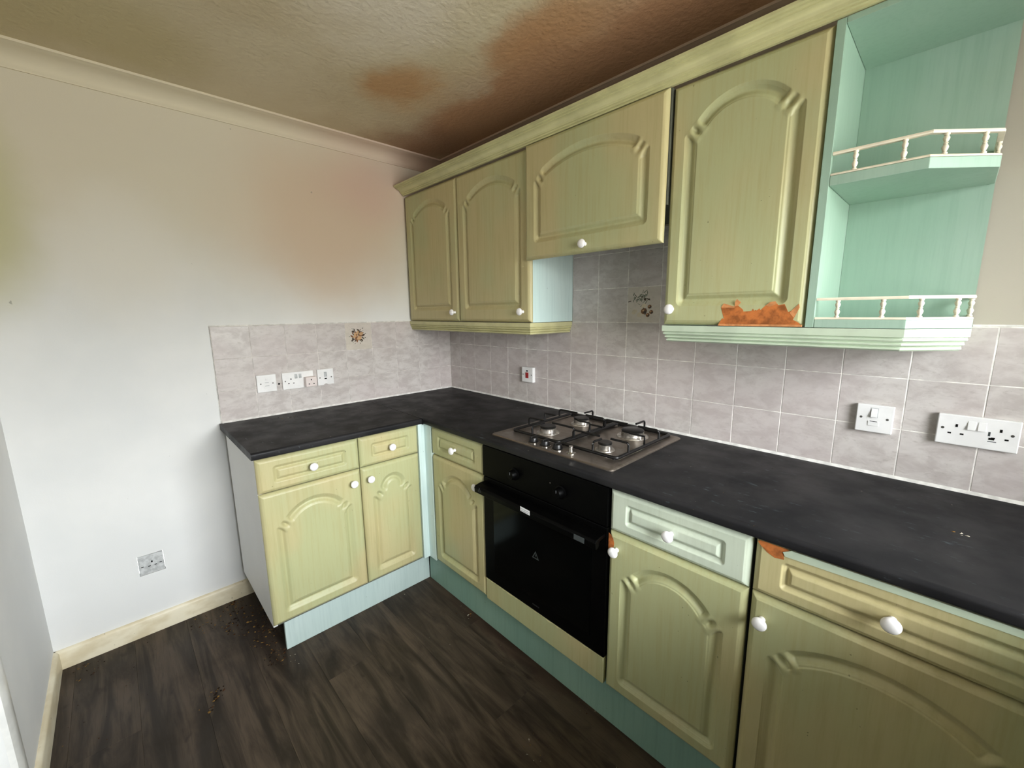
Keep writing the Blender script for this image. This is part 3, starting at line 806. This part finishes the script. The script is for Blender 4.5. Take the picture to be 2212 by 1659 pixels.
BUR = [(1.187, -.362, .033), (1.205, -.160, .033), (1.478, -.382, .025), (1.463, -.168, .043)]
def rod_frame(x0, x1, y0, y1, burners, name):
    m = MB()
    m.tube([(x, y, ZP) for x, y in rrect(x0, x1, y0, y1, .012, 3)], .0062, 8, True)
    def arm(px, py, dx, dy, ln):
        hgt = WT + .048
        m.tube([(px, py, ZP), (px, py, hgt - .008), (px + dx * .003, py + dy * .003, hgt - .002), (px + dx * .009, py + dy * .009, hgt), (px + dx * ln, py + dy * ln, hgt)], .0042, 8)
    for bx, by, r in burners:
        arm(x0, by, 1, 0, max(.03, bx - x0 - .024)); arm(x1, by, -1, 0, max(.03, x1 - bx - .024))
    ys = sorted(b[1] for b in burners); ym = sum(ys) / 2
    bf = min(burners, key=lambda b: b[1]); bk = max(burners, key=lambda b: b[1])
    arm(bf[0], y0, 0, 1, bf[1] - y0 - .024); arm(bk[0], y1, 0, -1, y1 - bk[1] - .024)
    m.tube([(x0, ym, ZP), (x0, ym, WT + .048), (x0 + .06, ym, WT + .048)], .0042, 8)
    m.tube([(x1, ym, ZP), (x1, ym, WT + .048), (x1 - .06, ym, WT + .048)], .0042, 8)
    for fx, fy in ((x0 + .01, y0), (x1 - .01, y0), (x0 + .01, y1), (x1 - .01, y1)):
        m.lathe([(.005, 0), (.005, .0105)], (fx, fy, WT + .0022), (0, 0, 1), 8)
    part(name, m, M['black_metal'], hb, 0, 50)
rod_frame(1.079, 1.322, -.456, -.076, BUR[:2], 'pan_support')
rod_frame(1.334, 1.573, -.456, -.076, BUR[2:], 'pan_support')
for bx, by, r in BUR:
    m = MB(); m.lathe([(r * 1.45, 0), (r * 1.4, .003), (r * 1.05, .005), (r, .016), (r * 1.02, .021), (r * .9, .022), (.001, .022)], (bx, by, WT + .0022), (0, 0, 1), 28)
    bo = part('burner', m, M['alu'], hb, 0, 40)
    m = MB(); m.lathe([(r * .86, .021), (r * 1.0, .0235), (r * 1.02, .027), (r * .92, .0305), (.001, .031)], (bx, by, WT + .0022), (0, 0, 1), 28)
    part('burner_cap', m, M['black_metal'], bo, 0, 40)
    m = MB(); m.tube([(bx + r * 1.15, by - r * .6, WT + .003), (bx + r * 1.15, by - r * .6, WT + .022)], .002, 6); part('igniter', m, M['ceramic'], bo)
for i, x in enumerate((1.243, 1.302, 1.362)):
    m = MB(); m.lathe([(.021, 0), (.021, .003), (.0165, .005), (.0150, .018), (.0135, .020), (.001, .0202)], (x, -.508, WT + .0065), (0, 0, 1), 24)
    m.box(x - .0035, x + .0035, -.5225, -.4935, WT + .02, WT + .031)
    k = part('knob', m, M['black_metal'], hb, .0008, 40)
    m = MB(); m.lathe([(.0222, .0003), (.0222, .0022), (.0212, .0026)], (x, -.508, WT + .0065), (0, 0, 1), 24); part('chrome_ring', m, M['chrome'], k, 0, 40)
m = MB(); m.lathe([(.018, 0), (.018, .002), (.008, .004), (.0065, .019), (.0075, .020), (.0075, .025), (.001, .0255)], (1.421, -.505, WT + .0065), (0, 0, 1), 20)
part('bare_spindle', m, M['chrome'], hb, 0, 40, 'chrome spindle left without its black cap')

# ------------------------------------------------------------------ wall cupboards
GW = 'wall cupboards in a row'
def wall_cab(x0, x1, label, kx, kz, step=.0022, z0=UB, face=UD, name='wall_cabinet', kind='door', **kw):
    u = thing(name, label, 'cabinet', ((x0 + x1) / 2, WB, z0), GW)
    d = front('door', 'right', x0, z0 + .001, x1 - x0, UT - z0 - .003, face, kind, M['door'], u, step, **kw)
    knob(d, 'right', kx, kz, face)
    return u, d
u, _ = wall_cab(.0035, .5047, 'sage green wall cupboard in the corner against the back wall', .469, 1.386, bottom=.077, side=.072, apex=.078)
bxp('carcass', M['void'], u, .001, .504, -.274, .0005, UB + .001, UT - .001)
u, _ = wall_cab(.5047, 1.0207, 'sage green wall cupboard beside the cooker gap with a pale blue side', .975, 1.385, bottom=.077, side=.072, apex=.078)
bxp('carcass', M['void'], u, .505, 1.002, -.274, .0005, UB + .001, UT - .001)
bxp('side_panel', M['ice'], u, 1.0022, 1.0200, -.2745, .0005, UB + .001, UT - .001, .0008, 'pale blue green end panel')
u, _ = wall_cab(1.008, 1.6225, 'short wide wall cupboard over the hob with a lift up door', 1.322, 1.629, z0=1.596, face=.314, bottom=.083, side=.072, apex=.080)
bxp('carcass', M['void'], u, 1.0212, 1.6245, -.2935, .0005, 1.715, UT - .001)
u, dw = wall_cab(1.6265, 2.0235, 'tall sage green wall cupboard with a torn orange patch on its door', 1.658, 1.388, .0017, bottom=.077, side=.062, apex=.078)
bxp('carcass', M['mint'], u, 1.6262, 2.0238, -.274, .0005, UB + .001, UT - .001)
patch = [(1.8043, 1.3382), (1.816, 1.3596), (1.8211, 1.3585), (1.8107, 1.391), (1.8179, 1.4033), (1.8312, 1.3989), (1.8482, 1.3935), (1.8491, 1.4078), (1.8534, 1.4147), (1.8646, 1.4054), (1.8576, 1.3964), (1.8719, 1.3841), (1.8732, 1.379), (1.8882, 1.3799), (1.8945, 1.3808), (1.8977, 1.3868), (1.901, 1.3808), (1.9044, 1.3833), (1.9073, 1.3813), (1.914, 1.3875), (1.9171, 1.3826), (1.9285, 1.3951), (1.9399, 1.4046), (1.9518, 1.4062), (1.9595, 1.3955), (1.9744, 1.3981), (1.9846, 1.3763), (1.9924, 1.3809), (2.0077, 1.3983), (2.0095, 1.3881), (1.997, 1.3564), (2.0098, 1.349), (2.0188, 1.3385)]
flat_poly('torn_patch', patch, 'right', UD, .0004, M['mdf'], dw, .0009, 'bare orange fibreboard where the vinyl has torn away')
m = MB(); m.box(1.806, 2.0185, -UD - .0016, -UD + .004, 1.3372, 1.3432); part('bare_edge', m, M['mdf_edge'], dw, .001, None, 'bare orange board along the door bottom')
for pts in ([(1.8107, 1.391), (1.8179, 1.4033), (1.8482, 1.3935), (1.8485, 1.3895)], [(1.9924, 1.3809), (2.0077, 1.3983), (2.0095, 1.3881), (1.998, 1.362), (1.988, 1.374)], [(1.8482, 1.3935), (1.8491, 1.4078), (1.8534, 1.4147), (1.8646, 1.4054), (1.8576, 1.3964)], [(1.9285, 1.3951), (1.9399, 1.4046), (1.9518, 1.4062), (1.957, 1.399), (1.94, 1.392)]):
    flat_poly('vinyl_flap', pts, 'right', UD, .0009, M['mdf_edge'], dw, .0004)

# open end shelf unit
X0, X1, XC, XR = 2.0245, 2.0440, 2.2195, 2.3255; YF = -UD; YD = -.187
su = thing('open_shelf_unit', 'mint green open end shelf unit with little white galleries', 'shelf unit', (2.17, WB, UB), GW)
bxp('side_panel', M['mint'], su, X0, X1 - .0005, YF, .0005, UB, UT - .001, .001)
bxp('back_panel', M['mint'], su, X1, XR, -.0055, .0005, UB, UT - .001)
def shelf_poly(ins=0.0): return [(X1, YF + ins), (XC - ins * .4, YF + ins), (XR - ins, YD + ins * .4), (XR - ins, -.006), (X1, -.006)]
m = MB(); m.prism(shelf_poly(), 2, 2.037, 2.0512); part('top_panel', m, M['mint'], su, .001)
m = MB(); m.prism(shelf_poly(), 2, 1.682, 1.7055); part('shelf', m, M['mint'], su, .0015)
m = MB(); m.prism(shelf_poly(), 2, UB, 1.3575); part('shelf', m, M['mint'], su, .0015)
SPN = [(.0052, 0), (.0052, .004), (.0028, .0055), (.0050, .011), (.0060, .016), (.0040, .021), (.0030, .0225), (.0046, .0245), (.0030, .0265), (.0052, .032), (.0058, .036), (.0034, .041), (.0050, .0425), (.0050, .047)]
for zs, name in ((1.7055, 'gallery_rail'), (1.3575, 'gallery_rail')):
    m = MB(); o_ = .005
    path = [(X1 + .0005, YF + .006), (XC - .003, YF + .006), (XR - .006, YD + .003), (XR - .006, -.007)]
    m.sweep(path, [(-.005, zs + .0475), (.005, zs + .0475), (.0055, zs + .051), (.004, zs + .0545), (-.004, zs + .0545), (-.0055, zs + .051)])
    m.sweep(path, [(-.005, zs + .0003), (.006, zs + .0003), (.006, zs + .003), (.004, zs + .0055), (-.004, zs + .0055)])
    gr = part('gallery_rail', m, M['cream'], su, 0, 30)
    me = None
    for x, y in ((2.089, YF + .006), (2.175, YF + .006), (2.239, -.268), (2.297, -.210), (XR - .006, -.105), (XR - .006, -.04)):
        if me is None:
            mm = MB(); mm.lathe([(r, h * .93) for r, h in SPN], (0, 0, 0), (0, 0, 1), 12); me = mm.mesh('spindle', M['cream'], 40)
        sp = link('spindle', me, gr); sp.location = (x - su.location.x * 0, y, zs + .0045)

# cornice and light pelmets
CP = [(-.004, 2.0535), (.0055, 2.0535), (.0055, 2.0590), (.0125, 2.0600), (.0125, 2.0645), (.0190, 2.0655), (0.0190, 2.0665), (0.0202, 2.0716), (0.0236, 2.0762), (0.0289, 2.0798), (0.0356, 2.0822), (0.0430, 2.0830), (.0430, 2.0865), (.0515, 2.0875), (.0515, 2.0920), (.0600, 2.0930), (.0600, 2.100), (-.004, 2.100)]
m = MB(); m.sweep([(.0015, -UD), (XC, -UD), (XR, YD), (XR, -.0)], CP)
tag(part('cornice', m, M['trim_green'], None, 0, 22), 'moulded green cornice running along the tops of the wall cupboards', 'moulding')
PP = [(-.018, 1.3355), (0, 1.3355), (0, 1.3170), (-.0060, 1.3150), (-.0060, 1.3135), (-.0025, 1.3115), (-.0025, 1.3085), (-.0090, 1.3045), (-.0110, 1.3030), (-.0070, 1.3010), (-.0070, 1.2975), (-.0135, 1.2940), (-.0155, 1.2925), (-.0110, 1.2905), (-.0110, 1.2870), (-.0160, 1.2835), (-.030, 1.2835), (-.030, 1.3355)]
m = MB(); m.sweep([(.0015, -UD), (1.0200, -UD), (1.0200, -.002)], PP)
tag(part('pelmet', m, M['trim_green'], None, 0, 25), 'stepped light pelmet under the two cupboards in the corner', 'moulding', 'pelmets below the wall cupboards')
m = MB(); m.sweep([(1.6275, -.002), (1.6275, -UD), (XC, -UD), (XR, YD), (XR, -.002)], PP)
tag(part('pelmet', m, M['pelmet'], None, 0, 25), 'stepped pale green pelmet under the open shelf unit and torn cupboard', 'moulding', 'pelmets below the wall cupboards')

# ------------------------------------------------------------------ sockets and switches
class Plate:
    """face plate on a wall; local u along the wall (left to right as seen), v up, d out of the wall"""
    def __init__(s, ori, a0, z0, w, h, d0, t, name, label, cat, mat_=None, group=None):
        s.ori, s.a0, s.z0, s.d0, s.t = ori, a0, z0, d0, t
        loc = (a0 + w / 2, -d0, z0) if ori == 'right' else (d0, a0 + w / 2, z0)
        s.e = thing(name, label, cat, loc, group)
        s.w, s.h = w, h
        if mat_ is not None: s.box('face_plate', 0, w, 0, h, 0, t, mat_, .0022)
    def P(s, u, v, d): return (s.a0 + u, -(s.d0 + d), s.z0 + v) if s.ori == 'right' else (s.d0 + d, s.a0 + u, s.z0 + v)
    def box(s, name, u0, u1, v0, v1, d0, d1, mat_, bevel=0.0, parent=None, label=None):
        a, b = s.P(u0, v0, d0), s.P(u1, v1, d1)
        m = MB(); m.box(min(a[0], b[0]), max(a[0], b[0]), min(a[1], b[1]), max(a[1], b[1]), min(a[2], b[2]), max(a[2], b[2]))
        return part(name, m, mat_, parent or s.e, bevel, None, label)
    def screw(s, u, v):
        m = MB(); ax = (0, -1, 0) if s.ori == 'right' else (1, 0, 0)
        m.lathe([(.0034, 0), (.0034, .0004), (.0022, .0007), (.0005, .0007)], s.P(u, v, s.t - .0001), ax, 10); return part('screw', m, M['screw'], s.e)
    def pins(s, cu, cv, top=None, mat_=None, parent=None):
        for (u, v, w, h) in ((0, .011, .0045, .008), (-.0115, -.0105, .0068, .0040), (.0115, -.0105, .0068, .0040)):
            s.box('pin_slot', cu + u - w / 2, cu + u + w / 2, cv + v - h / 2, cv + v + h / 2, (top or s.t) - .001, (top or s.t) + .0004, M['dark'], 0, parent)
TD = .0006
GS = 'white electrical plates on the tiles'
# back wall trio
p = Plate('left', -1.1435, 1.0105, .085, .0855, TD, .0095, 'fused_spur', 'white fused spur plate without a switch, nearest the tile edge on the back wall', 'switch', M['plastic'], GS)
p.screw(.016, .042); p.screw(.069, .042)
p.box('fuse_carrier', .0285, .0565, .020, .034, .0095, .0108, M['plastic'], .0008); p.box('fuse_slot', .033, .052, .030, .0315, .0105, .0111, M['grey']); p.box('neon', .038, .047, .058, .066, .009, .0103, M['ceramic'], .0005); p.box('flex_outlet', .034, .051, .046, .0475, .009, .0099, M['grey'])
p = Plate('left', -1.0315, 1.0105, .149, .0855, TD, .0095, 'double_socket', 'white double socket on the back wall with an adaptor plugged into it', 'socket', M['plastic'], GS)
p.screw(.013, .042); p.pins(.040, .040); p.box('rocker', .058, .071, .052, .074, .0095, .0115, M['old_plastic'], .001); p.box('rocker', .078, .091, .052, .074, .0095, .0115, M['old_plastic'], .001)
a = Plate('left', -.9315, 1.0165, .053, .050, TD + .0098, .033, 'plug_adaptor', 'pinkish white plug adaptor sticking out of the double socket', 'adaptor', M['plastic_pink'])
a.pins(.0265, .025)
p = Plate('left', -.8625, 1.0110, .083, .0850, TD, .0095, 'fused_spur', 'white fused spur with a notched bottom edge beside the double socket', 'switch', None, GS)
m = MB(); oc = [(0, 0), (.028, 0), (.034, .005), (.041, .007), (.048, .004), (.054, .001), (.083, .002), (.083, .085), (0, .085)]
m.add([p.P(u_, v_, 0) for u_, v_ in oc] + [p.P(u_, v_, .0095) for u_, v_ in oc], [tuple(range(9)), tuple(range(17, 8, -1))] + [(i, (i + 1) % 9, (i + 1) % 9 + 9, i + 9) for i in range(9)])
part('face_plate', m, M['plastic'], p.e, .0012)
p.screw(.012, .040); p.screw(.071, .040); p.box('rocker', .034, .048, .044, .070, .0095, .0122, M['old_plastic'], .001); p.box('fuse_slot', .035, .047, .031, .037, .009, .0099, M['dark'])
m = MB(); m.lathe([(.0045, 0), (.0045, .0008), (.001, .001)], (TD, -1.0455, 1.043), (1, 0, 0), 10); tag(part('wall_plug', m, M['dark'], None), 'small dark hole plug between two plates on the back wall', 'wall plug')
# cooker switch
p = Plate('right', .6935, 1.0085, .0815, .0815, TD, .021, 'cooker_switch', 'white cooker switch with a red rocker above the corner worktop', 'switch', M['plastic'], GS)
p.screw(.010, .041); p.screw(.0715, .041)
p.box('rocker', .0305, .0505, .022, .053, .021, .0245, M['red'], .0012); p.box('neon', .034, .046, .058, .0645, .0205, .0215, M['dark'])
# switched spur right
p = Plate('right', 2.1225, 1.0195, .0845, .0825, TD, .0120, 'fused_spur', 'white switched spur plate under the open shelf unit', 'switch', M['plastic'], GS)
p.screw(.012, .043); p.screw(.0715, .043)
ro = MB(); base_ = [(.034, .0465), (.0475, .0465), (.0475, .072), (.034, .072)]
ro.add([p.P(u_, v_, .0115) for u_, v_ in base_] + [p.P(u_, v_, .0175 if v_ < .05 else .0125) for u_, v_ in base_], [(0, 1, 2, 3), (4, 5, 6, 7), (0, 1, 5, 4), (1, 2, 6, 5), (2, 3, 7, 6), (3, 0, 4, 7)])
part('rocker', ro, M['plastic'], p.e, .0008)
p.box('rocker_surround', .0315, .050, .0445, .074, .0116, .0123, M['old_plastic'])
p.box('fuse_carrier', .029, .054, .020, .034, .012, .0134, M['plastic'], .0008); p.box('fuse_slot', .033, .050, .0325, .0340, .0125, .0137, M['dark'])
# double socket right
p = Plate('right', 2.2955, 1.0195, .1475, .0815, TD, .0120, 'double_socket', 'white double socket with a scorched right outlet on the tiles at the edge of view', 'socket', M['plastic'], GS)
p.screw(.0115, .044); p.screw(.135, .044); p.pins(.037, .042); p.pins(.115, .042)
for u0 in (.0565, .075):
    ro = MB(); base_ = [(u0, .046), (u0 + .0145, .046), (u0 + .0145, .069), (u0, .069)]
    ro.add([p.P(u_, v_, .0115) for u_, v_ in base_] + [p.P(u_, v_, .0160 if v_ < .05 else .0124) for u_, v_ in base_], [(0, 1, 2, 3), (4, 5, 6, 7), (0, 1, 5, 4), (1, 2, 6, 5), (2, 3, 7, 6), (3, 0, 4, 7)])
    part('rocker', ro, M['plastic'], p.e, .0008)
p.box('scorch_mark', .095, .110, .021, .0235, .0118, .0122, M['grey']); p.box('scorch_mark', .094, .098, .036, .047, .0118, .01215, M['faint']); p.box('scorch_mark', .096, .106, .0265, .032, .0118, .0123, M['dark'])
# sunk socket, low on the back wall
p = Plate('left', HY0 + .001, HZ0 + .0003, HY1 - HY0 - .002, HZ1 - HZ0 - .0055, -.040, .0290, 'sunken_socket', 'dirty socket plate sunk into the plaster low on the back wall', 'socket', M['old_plastic'])
for u_, v_ in ((.012, .038), (.035, .034), (.056, .034), (.073, .038)): p.box('pin_slot', u_ - .0042, u_ + .0042, v_ - .0018, v_ + .0018, .0286, .0293, M['dark'])
p.box('pin_slot', .042, .0475, .048, .056, .0286, .0293, M['dark'])

# ------------------------------------------------------------------ dirt on floor and worktop
def crumbs(name, spots, mats, label, z, seed):
    R = random.Random(seed); m = MB()
    for cx, cy, rad, n, s0, s1 in spots:
        for _ in range(n):
            a = R.uniform(0, 6.283); r = rad * math.sqrt(R.random()); x, y = cx + r * math.cos(a), cy + r * math.sin(a) * .8
            s = s0 + (s1 - s0) * R.random() ** 2.2; k = R.uniform(.25, 1); rot = R.uniform(0, 6.28); hh = s * R.uniform(.2, .5)
            pts = []
            for q in range(5):
                t = rot + q * 1.2566; ex, ey = s * math.cos(t) * R.uniform(.6, 1.1), s * k * math.sin(t) * R.uniform(.6, 1.1); pts.append((x + ex * math.cos(rot) - ey * math.sin(rot), y + ex * math.sin(rot) + ey * math.cos(rot), z))
            m.add(pts + [(x, y, z + hh)], [(0, 1, 5), (1, 2, 5), (2, 3, 5), (3, 4, 5), (4, 0, 5), (4, 3, 2, 1, 0)], R.randrange(len(mats)))
    o = part(name, m, mats); o['kind'] = 'stuff'; o['label'] = label
    return o
cm = [plain('rust_crumb', (66, 42, 26), .9, .1), plain('dark_crumb', (36, 28, 22), .9, .1), plain('straw_crumb', (122, 94, 50), .9, .1), plain('pale_crumb', (150, 144, 130), .9, .1)]
crumbs('dirt', [(.20, -1.33, .12, 120, .002, .009), (.06, -1.36, .06, 60, .002, .008), (.40, -1.30, .08, 70, .002, .007), (.53, -1.30, .05, 50, .002, .008), (.10, -1.46, .09, 40, .002, .006), (.30, -1.26, .08, 60, .003, .009), (.57, -1.50, .035, 26, .002, .010), (.61, -1.54, .03, 14, .002, .008), (.21, -1.64, .2, 16, .001, .004), (.08, -1.86, .07, 30, .002, .006), (.35, -1.90, .25, 26, .001, .004)],
       cm[:3], 'rusty dirt and crumbs swept against the open end of the short run', .0004, 1)
crumbs('litter', [(.86, -.60, .06, 12, .001, .004), (.90, -.58, .012, 8, .003, .007), (1.22, -.64, .04, 10, .001, .004), (1.55, -.585, .05, 10, .001, .005), (1.52, -.80, .05, 12, .002, .005), (.75, -.72, .2, 14, .001, .003), (.60, -1.25, .06, 10, .001, .004), (1.2, -.9, .45, 16, .001, .0025), (1.75, -.62, .1, 10, .001, .004)],
       [cm[3], cm[0], cm[2]], 'pale flakes and grit scattered over the dark floor', .0004, 2)
crumbs('crumbs', [(.10, -1.05, .05, 26, .001, .005), (.13, -1.0, .04, 14, .001, .004), (.22, -.72, .08, 10, .001, .003), (.33, -.20, .01, 3, .003, .006), (2.36, -.31, .012, 5, .003, .009), (1.9, -.4, .3, 10, .0008, .002)],
       [cm[3], cm[2], cm[1]], 'crumbs and plaster flakes on the black worktops', WT + .0003, 3)
